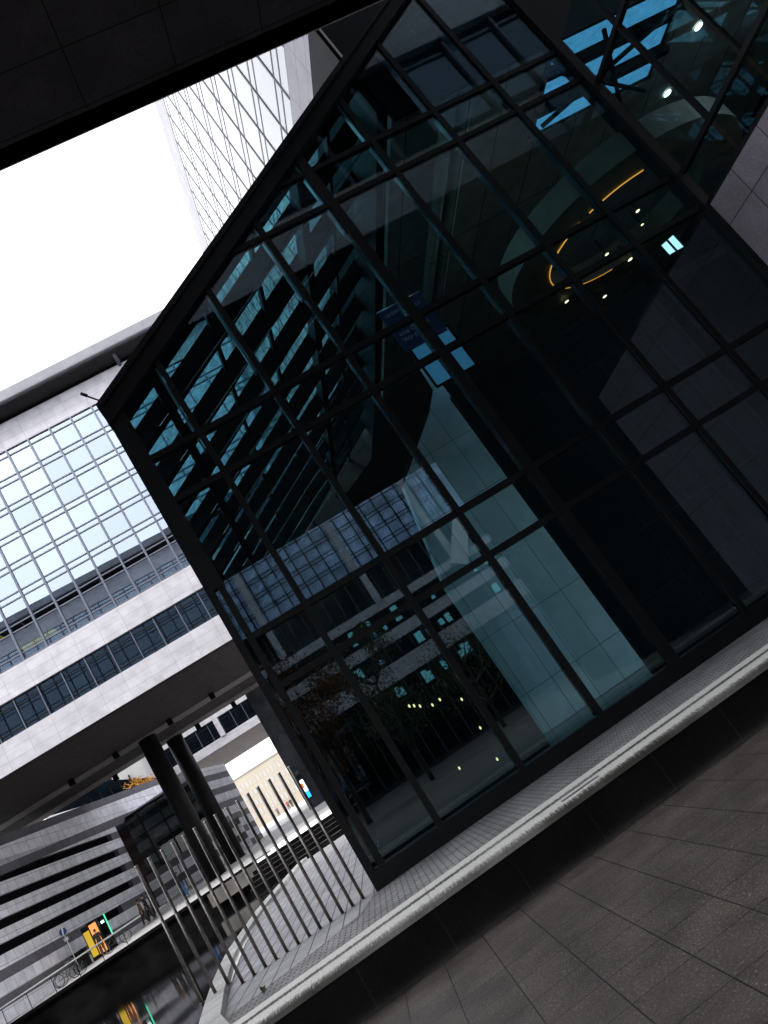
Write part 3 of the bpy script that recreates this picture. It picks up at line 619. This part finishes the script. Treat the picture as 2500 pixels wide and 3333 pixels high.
def wedge_building():
    t = thing('wedge_block', 'white wedge ended block with a dark window band, left of the round pillars', 'building')
    MB().prism([(-21.1, 80, 13.66), (-20.3, 80, 13.15), (-18, 80, 11.9), (-18, 80, 14.8), (-21.1, 80, 14.8)], (0, 8, 0)).build('white_fascia', 'white_stone', t)
    MB().prism([(-28, 80, 14.0), (-24.5, 80, 13.0), (-20.3, 80, 11.5), (-18, 80, 10.8), (-18, 80, 11.9), (-20.3, 80, 13.15), (-21.1, 80, 13.66), (-24.5, 80, 14.6), (-28, 80, 15.8)], (0, .1, 0)).build('window_band', 'dark_glass', t)
    MB().prism([(-28, 80, 12.0), (-24.5, 80, 11.6), (-20.3, 80, 10.6), (-18, 80, 10.0), (-18, 80, 10.8), (-20.3, 80, 11.5), (-24.5, 80, 13.0), (-28, 80, 14.0)], (0, 8, 0)).build('white_sill', 'white_stone', t)
    for x in (-23.6, -22.6, -21.6, -20.6, -19.6): MB().quad_box([(x-.05, 79.9, 10.9), (x+.05, 79.9, 10.9), (x+.05, 80, 10.9), (x-.05, 80, 10.9), (x-.05, 79.9, 13.2), (x+.05, 79.9, 13.2), (x+.05, 80, 13.2), (x-.05, 80, 13.2)]).build('window_bar', 'frame', t)
    box('dark_core', 'interior', t, -27.9, -18.1, 80.6, 87.9, 11.6, 15.5)
    g = thing('glazed_link', 'dark glazed strip with teal panes above the parapet of the striped building', 'glazed link')
    box('back_wall', 'interior', g, -30, -20.6, 71.5, 71.8, 9.2, 11.18)
    for k in range(7):
        x = -29.6+k*1.28; box('pane', 'teal_pane', g, x, x+.95, 68.0, 68.06, 9.4, 10.9); box('upright', 'frame', g, x+.96, x+1.27, 67.9, 68.1, 9.2, 11.15)
wedge_building()
def cream_house():
    t = thing('cream_block', 'sunlit cream apartment block with rows of windows beyond the square', 'building')
    y = 170
    box('wall', 'cream', t, -24.5, -11, y, y+14, 3, 15.5); MB().prism([(-24.6, y-.3, 15.5), (-10.9, y-.3, 15.5), (-12, y+4, 18.2), (-23.4, y+4, 18.2)], (0, 8, 0)).build('roof', 'cream_roof', t)
    for r_, z in enumerate((6.6, 8.6, 10.7, 12.7)):
        for k in range(15):
            x = -23.7+k*.83; MB().box(x, x+.36, y-.06, y+.02, z, z+1.25).build('window', 'pale_pane', t)
M['pale_pane'] = plain('pale_window', (.36, .34, .33), .3, 0, .1, 1)
cream_house()
def far_flank():
    t = tag(MB().box(-5.2, -3.2, 66, 78, .8, 12).build('dark_pier', 'interior'), 'dark pier on the far side of the passage, behind the glass hall corner', 'pier')
    s = thing('advert_screen', 'bright advert screen with orange figure and blue foot, beyond the steel posts', 'screen', loc=(-4.95, 65.9, 1.75))
    x = -.0735*66+4.95
    MB().box(x-.22, x+.38, -.12, 0, -.2, 1.5).build('casing', 'frame', s)
    MB().box(x-.16, x+.32, -.135, -.121, .45, 1.4).build('picture', emit('screen_white', (.75, .9, 1), 1), s)
    MB().box(x-.16, x+.32, -.135, -.121, -.1, .45).build('blue_panel', emit('screen_blue', (.02, .3, .9), .8), s)
    m = MB(); n = 14
    m.prism([(x+.08+.1*math.cos(2*math.pi*k/n), -.138, .95+.24*math.sin(2*math.pi*k/n)) for k in range(n)], (0, .002, 0)); m.build('orange_figure', emit('screen_orange', (1, .12, .02), .8), s)
    MB().box(x-.2, x+.34, -.1, -.01, 1.62, 2.2).build('upper_sign', 'clear', s)
far_flank()

def rear_wall():
    t = thing('rear_wall', 'dark stone wall under the overhead wing, mirrored as the black right half of the glass', 'wall')
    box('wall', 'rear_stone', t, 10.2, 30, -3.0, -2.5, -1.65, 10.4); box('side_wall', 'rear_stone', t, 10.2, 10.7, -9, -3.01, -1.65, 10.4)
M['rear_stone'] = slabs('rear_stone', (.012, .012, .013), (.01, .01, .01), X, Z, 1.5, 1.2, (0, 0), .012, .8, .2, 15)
rear_wall()
# ------------------------------------------------------------------ steel posts
def posts():
    xs = [-3.54, -3.33, -3.125, -2.945, -2.762, -2.578, -2.40, -2.225, -2.037, -1.855, -1.672, -1.498, -1.30, -1.126, -.944]
    words = ['first', 'second', 'third', 'fourth', 'fifth', 'sixth', 'seventh', 'eighth', 'ninth', 'tenth', 'eleventh', 'twelfth', 'thirteenth', 'fourteenth', 'last']
    tubem = capm = None
    for i, x in enumerate(xs):
        zb = -1.21 if i < 3 else -1.31
        where = 'standing on the pale pool border' if i < 3 else 'standing on the grey pavement'
        lab = 'slim steel post %s, %s from the left of the row' % (where, words[i])
        if i == 14: lab = 'slim steel post nearest the glass hall corner, last of the row'
        t = thing('steel_post', lab, 'post', 'steel posts in a row beside the glass hall', (x, 12.53, zb))
        a = MB().tube([(0, 0, 0), (0, 0, .88-zb-.02)], .025, 16).build('shaft', 'post', t)
        n = 16
        MB().prism([(.026*math.cos(2*math.pi*k/n), .026*math.sin(2*math.pi*k/n), .88-zb-.02) for k in range(n)], (0, 0, .012)).build('cap', 'post_cap', t)
        MB().prism([(.045*math.cos(2*math.pi*k/n), .045*math.sin(2*math.pi*k/n), .001) for k in range(n)], (0, 0, .008)).build('collar', 'post', t)
M['post_cap'] = plain('bright_cap', (.6, .6, .6), .4, .6, .1, 9)
posts()

# ------------------------------------------------------------------ quay furniture
def railing():
    t = thing('railing', 'long pale handrail on thin posts along the far quay', 'railing')
    MB().tube([(-40, 46.1, .86), (-13.9, 46.1, .88)], .045, 10).build('handrail', 'rail_metal', t)
    x = -38.0
    while x < -13.8: MB().tube([(x, 46.1, -.01), (x, 46.1, .84)], .02, 6).build('baluster_post', 'frame', t); x += 1.35
    MB().tube([(-40, 46.1, .66), (-22, 46.1, .66)], .016, 6).build('lower_rail', 'frame', t)
M['rail_metal'] = plain('pale_rail', (.62, .62, .6), .35, .5, .1, 4)
railing()
def kiosk():
    y = 54.0; x = -.3555*y
    t = thing('poster_case', 'tall dark advertising case with glowing yellow and orange posters on the quay', 'advert case', loc=(x, y, .27))
    t.scale = (.86, 1, .88)
    MB().box(-.62, .62, -.12, .12, 0, 2.35).build('casing', 'frame', t)
    MB().box(-.55, -.12, -.135, -.121, .25, 2.0).build('yellow_poster', emit('poster_yellow', (.85, .55, .04), .14), t)
    MB().box(-.02, .52, -.135, -.121, .2, 2.25).build('orange_poster', emit('poster_orange', (1, .36, .10), .30), t)
    y = 54.6; x = -.3395*y
    t = thing('payment_pillar', 'dark pillar with a vertical green light beside the glowing poster case', 'pillar', loc=(x, y, .29))
    MB().box(-.3, .16, -.12, .12, 0, 2.05).build('casing', 'frame', t); MB().box(.165, .205, -.13, .0, .7, 2.1).build('light_edge', 'green_led', t); MB().box(-.14, .06, -.13, -.121, 1.65, 1.8).build('screen', emit('kiosk_screen', (.6, .9, .85), 1), t)
    y = 52.5; x = -.3832*y
    t = thing('path_sign', 'round blue footpath sign on a thin pole before the striped wall', 'sign', loc=(x, y, .22))
    MB().tube([(0, 0, 0), (0, 0, 2.55)], .03, 8).build('pole', 'rail_metal', t); n = 20
    MB().prism([(.22*math.cos(2*math.pi*k/n), -.04, 2.5+.22*math.sin(2*math.pi*k/n)) for k in range(n)], (0, .02, 0)).build('disc', plain('sign_blue', (.02, .05, .2), .5), t)
    MB().prism([(-.09, -.055, 2.28), (.0, -.055, 2.28), (.09, -.055, 2.72), (.0, -.055, 2.72)], (0, .01, 0)).build('symbol', plain('sign_white', (.75, .75, .75), .5), t)
    MB().box(-.14, .14, -.045, -.02, 1.95, 2.13).build('plate', plain('sign_plate', (.6, .6, .58), .5), t)
    y = 54.0; x = -.3772*y
    t = thing('dark_bin', 'dark square bin left of the glowing poster case', 'bin', loc=(x, y, .27))
    MB().box(-.38, .38, -.3, .3, 0, .95).build('body', 'frame', t, .03); MB().box(-.42, .42, -.34, .34, .951, 1.05).build('lid', 'frame', t, .02)
kiosk()
def bicycle(loc, rz, label):
    t = thing('bicycle', label, 'bicycle', 'bicycles leaning on the quay railing', loc, rz)
    for x in (-.52, .52):
        w = MB().tube([(x+.33*math.cos(2*math.pi*k/24), 0, .34+.33*math.sin(2*math.pi*k/24)) for k in range(24)], .02, 6, True).build('wheel', 'frame', t)
        m = MB()
        for k in range(8): m.tube([(x, 0, .34), (x+.32*math.cos(k*math.pi/4), 0, .34+.32*math.sin(k*math.pi/4))], .004, 4)
        m.build('spokes', 'rod', w)
    m = MB().tube([(-.52, 0, .34), (-.1, 0, .32), (.38, 0, .78), (-.2, 0, .78), (-.1, 0, .32)], .018, 6).tube([(-.52, 0, .34), (-.2, 0, .78)], .012, 6).tube([(.52, 0, .34), (.36, 0, .92)], .018, 6); m.build('frame', 'bike_paint', t)
    MB().tube([(.36, -.28, .98), (.36, 0, .95), (.36, .28, .98)], .014, 6).build('handlebar', 'rod', t)
    m = MB().box(-.34, -.1, -.07, .07, .88, .94); m.box(-.215, -.185, -.015, .015, .77, .88); m.build('saddle', 'frame', t, .02)
M['bike_paint'] = plain('bike_paint', (.05, .055, .06), .4, .3)
bicycle((-.3935*47.5, 47.5, .06), R(8), 'silver trimmed bicycle leaning by the handrail below the blue sign')
bicycle((-.3985*48.2, 48.2, .08), R(-14), 'second bicycle behind the silver trimmed one, further left')
bicycle((-.336*50.5, 50.5, .16), R(12), 'bicycle parked beside the pillar with the green light')

# ------------------------------------------------------------------ people
def skin_obj(name, verts, edges, radii, mat, parent, root=0, lvl=1):
    me = bpy.data.meshes.new(name); me.from_pydata(verts, edges, []); o = bpy.data.objects.new(name, me); COL.objects.link(o); o.parent = parent
    sk = o.modifiers.new('skin', 'SKIN'); sk.use_smooth_shade = True
    if not me.skin_vertices: me.skin_vertices.new()
    for i, r in enumerate(radii): me.skin_vertices[0].data[i].radius = (r, r) if isinstance(r, (int, float)) else r
    me.skin_vertices[0].data[root].use_root = True
    if lvl: s = o.modifiers.new('sub', 'SUBSURF'); s.levels = lvl; s.render_levels = lvl
    me.materials.append(M[mat] if isinstance(mat, str) else mat); return o
def person(loc, rz, label, coat, legs, hairc, h=1.72, stride=.22, lean=.0, armf=.1, coatlen=.78, group='people on the square'):
    t = thing('person', label, 'person', group, loc, rz); k = h/1.75
    v = []; e = []; r = []
    def add(p, rad, parent=None):
        v.append((p[0]*k, p[1]*k, p[2]*k)); r.append(rad if isinstance(rad, tuple) else rad*k); i = len(v)-1
        if parent is not None: e.append((parent, i))
        return i
    L = lambda z: lean*(z-.9)
    pel = add((0, 0, .95), .13); wa = add((0, L(1.1), 1.12), .12, pel); ch = add((0, L(1.35), 1.35), .14, wa); nk = add((0, L(1.5), 1.49), .055, ch); hd0 = add((0, L(1.56)+.01, 1.57), .075, nk); hd = add((0, L(1.66)+.015, 1.66), .092, hd0); add((0, L(1.7), 1.73), .06, hd)
    add((0, L(1.64)+.105, 1.62), .014, hd0)                                   # nose
    joints = {}
    for s in (-1, 1):
        sh = add((s*.17, L(1.42), 1.43), .06, ch); el = add((s*.23, L(1.2)-.03+armf*s*.5, 1.15), .045, sh); wr = add((s*.24, L(1)+.08+armf*s, .92), .03, el)
        pa = add((s*.24, L(1)+.10+armf*s, .85), .032, wr)
        for f in range(4): a = add((s*.24, L(1)+.075+.022*f+armf*s, .80-.008*(f % 3)), .009, pa); add((s*.235, L(1)+.08+.022*f+armf*s, .765-.008*(f % 3)), .008, a)
        th = add((s*.225, L(1)+.15+armf*s, .85), .010, wr); add((s*.22, L(1)+.165+armf*s, .815), .009, th)
        hp = add((s*.09, 0, .88), .09, pel); kn = add((s*.10, s*stride*.5+.03, .48), .062, hp); an = add((s*.10, s*stride-.02*s, .09), .042, kn); add((s*.11, s*stride+.15, .035), .036, an)
        joints[s] = (sh, el, wr, hp, kn, an)
    skin = plain('skin', (.42, .27, .2), .6) if 'skin_m' not in M else M['skin_m']; M['skin_m'] = skin
    skin_obj('body', v, e, r, skin, t)
    P = lambda i: v[i]
    # coat: torso and sleeves
    cv = [(0, L(1.5)*k, 1.47*k), P(ch), P(wa), (0, 0, .95*k), (0, 0, coatlen*k)]; ce = [(0, 1), (1, 2), (2, 3), (3, 4)]; cr = [.08*k, (.19*k, .14*k), (.155*k, .14*k), (.175*k, .145*k), (.185*k, .15*k)]
    for s in (-1, 1):
        sh, el, wr = joints[s][:3]; b = len(cv); cv += [P(sh), P(el), P(wr)]; ce += [(1, b), (b, b+1), (b+1, b+2)]; cr += [.078*k, .062*k, .05*k]
    skin_obj('coat', cv, ce, cr, coat, t, 2)
    tv = [(0, 0, .95*k)]; te = []; tr = [.14*k]
    for s in (-1, 1):
        hp, kn, an = joints[s][3:]; b = len(tv); tv += [P(hp), P(kn), P(an)]; te += [(0, b), (b, b+1), (b+1, b+2)]; tr += [.105*k, .076*k, .058*k]
    skin_obj('trousers', tv, te, tr, legs, t)
    skin_obj('hair', [(0, (L(1.62)-.03)*k, 1.60*k), (0, (L(1.7)-.02)*k, 1.69*k), (0, (L(1.72)+.03)*k, 1.755*k)], [(0, 1), (1, 2)], [.085*k, .105*k, .07*k], hairc, t)
    m = MB()
    for s in (-1, 1):
        a = P(joints[s][5]); m.box(a[0]-.045, a[0]+.045, a[1]-.08, a[1]+.20, 0, .085)
    m.build('shoes', 'shoe', t, .02)
M['shoe'] = plain('shoes', (.25, .24, .23), .6); bl = plain('black_cloth', (.014, .014, .016), .8); br = plain('brown_coat', (.12, .06, .025), .8); gr = plain('grey_cloth', (.10, .10, .115), .8)
jean = plain('blue_jeans', (.03, .15, .42), .8); hair = plain('dark_hair', (.02, .014, .01), .7); dk = plain('dark_trousers', (.02, .02, .022), .8); red = plain('red_jacket', (.32, .05, .05), .8)
person((-.2985*56, 56, .36), R(100), 'person in a brown coat walking at the left of a pair on the quay', br, dk, hair, 1.68, group=None)
person((-.2925*56.3, 56.5, .37), R(95), 'person in a black coat walking beside the brown coated one', bl, dk, hair, 1.78, group=None)
person((-.2875*56.6, 57.2, .39), R(90), 'person in grey walking half hidden behind the steel posts', gr, dk, hair, 1.70, group=None)
person((-.2465*57, 57, .38), R(70), 'person in a black jacket and blue jeans walking towards the round pillars', bl, jean, hair, 1.80, lean=.06, group=None)
person((-.3525*52.6, 52.6, .22), R(20), 'person in black standing before the glowing poster case, leaning', bl, br, hair, 1.62, .05, .22, group=None)
zf = lambda y: 1.2+(y-75)/90*3.2
person((-.1125*150, 150, zf(150)), R(180), 'person in dark clothes walking alone on the far bright square', gr, dk, hair, 1.75, group=None)
person((-.0985*140, 140, zf(140)), R(170), 'far off person in a red jacket in the small group on the square', red, dk, hair, 1.75, group=None)
person((-.0935*140, 139, zf(139)), R(190), 'far off person in black at the right of the small group on the square', bl, dk, hair, 1.75, group=None)

# ------------------------------------------------------------------ trees, weeds, small things
def tree(loc, h, rad, leafm, label, n=2600, leaf=.16, trunk=.16, seed=1, bare=.0, group=None, flat=1.0):
    rnd = random.Random(seed); t = thing('tree', label, 'tree', group, loc)
    v = [(0, 0, 0), (.05, .03, h*.3), (.0, .05, h*.55), (.08, 0, h*.8), (.05, .05, h*.97)]; e = [(0, 1), (1, 2), (2, 3), (3, 4)]; r = [trunk, trunk*.8, trunk*.55, trunk*.3, trunk*.1]
    tips = []
    for k in range(16):
        b = rnd.choice((1, 2, 2, 3)); an = k*2.4+rnd.random(); ln = rad*(.5+.5*rnd.random()); p = Vector(v[b])
        m1 = p+Vector((math.cos(an)*ln*.5, math.sin(an)*ln*.5, h*.10)); m2 = p+Vector((math.cos(an)*ln, math.sin(an)*ln, h*(.14+.16*rnd.random())))
        i = len(v); v += [tuple(m1), tuple(m2)]; e += [(b, i), (i, i+1)]; r += [trunk*.28, trunk*.08]; tips += [m1, m2, m2]
        for q in range(3):
            m3 = m2+Vector((rnd.uniform(-1, 1), rnd.uniform(-1, 1), rnd.uniform(0, 1)))*rad*.32; i2 = len(v); v.append(tuple(m3)); e.append((i+1, i2)); r.append(trunk*.04); tips.append(m3)
    skin_obj('trunk', v, e, r, 'bark', t, 0, 0)
    m = MB()
    for k in range(n):
        c = rnd.choice(tips); s = rad*(.20+.12*bare)
        p = c+Vector((rnd.gauss(0, s), rnd.gauss(0, s), rnd.gauss(0, s*.8*flat)))
        a = Vector((rnd.uniform(-1, 1), rnd.uniform(-1, 1), rnd.uniform(-1, 1))).normalized(); b = a.orthogonal().normalized(); l = leaf*rnd.uniform(.6, 1.3)
        m.poly([p, p+(a+b*.45)*l*.5, p+a*l, p+(a-b*.45)*l*.5])
    m.build('crown', leafm, t)
tree((-.2365*77, 77, 6.9), 5.0, 1.2, 'leaf_yellow', 'small golden yellow tree behind the parapet, left of the round pillars', 1500, .22, .10, 3)
tree((-1.2, -17, -1.65), 7.6, 2.3, 'leaf_brown', 'autumn brown tree mirrored low in the glass hall, next to its corner', 5200, .2, .12, 5)
tree((3.2, -23, -1.65), 8.0, 2.2, 'leaf_green', 'olive green tree mirrored in the glass hall, right of the autumn one', 4200, .2, .12, 6)
tree((-2.6, -26, -1.65), 10.5, 2.6, 'leaf_brown', 'nearly bare tall tree mirrored at the far left of the glass', 420, .13, .12, 8)
tree((9.0, -27, -1.65), 6.0, 3.0, 'leaf_green', 'low dark green tree mirrored before the pale core wall', 2600, .18, .12, 9)
def extras():
    d = tag(box('drain_cover', plain('rusty_iron', (.07, .05, .045), .7, .3, .4, 12), None, .12, .55, 9.35, 9.55, -1.308, -1.294), 'rusty oblong drain cover in the small setts behind the kerb', 'drain cover')
    d = tag(box('metal_strip', plain('grey_plate', (.30, .31, .33), .4, .6, .1, 9), None, 1.50, 1.95, 8.12, 8.2, -1.172, -1.164), 'narrow grey metal plate let into the top of the kerb', 'plate')
    m = MB(); rnd = random.Random(11)
    for k in range(150):
        x, y = rnd.uniform(-1.2, 6), rnd.uniform(2.2, 7.9); l = rnd.choice((.004, .006, .006, .011)); a = rnd.uniform(0, 6.28); c, q = math.cos(a)*l, math.sin(a)*l
        m.poly([(x-c, y-q, -1.648), (x+q*.5, y-c*.5, -1.645), (x+c, y+q, -1.647), (x-q*.5, y+c*.5, -1.643)])
    lit = m.build('litter', plain('pale_litter', (.40, .37, .33), .8)); lit['kind'] = 'stuff'; tag(lit, 'pale crumbs and leaf scraps scattered over the dark paving', 'litter')
    w = thing('weed', 'tiny green weed growing in a joint of the pavement by the pool border', 'weed', loc=(-2.28, 10.4, -1.305)); m = MB(); rnd = random.Random(2)
    for k in range(26):
        a = rnd.uniform(0, 6.28); l = rnd.uniform(.02, .055); z = rnd.uniform(0, .05); dx, dy = math.cos(a)*l, math.sin(a)*l
        m.poly([(0, 0, z), (dx*.5-dy*.25, dy*.5+dx*.25, z+l*.6), (dx, dy, z+l*.7), (dx*.5+dy*.25, dy*.5-dx*.25, z+l*.6)])
    m.build('leaves', plain('weed_green', (.07, .13, .03), .7), w); MB().tube([(0, 0, 0), (.005, 0, .055)], .003, 5).build('stem', plain('weed_stem', (.09, .12, .04), .7), w)
extras()
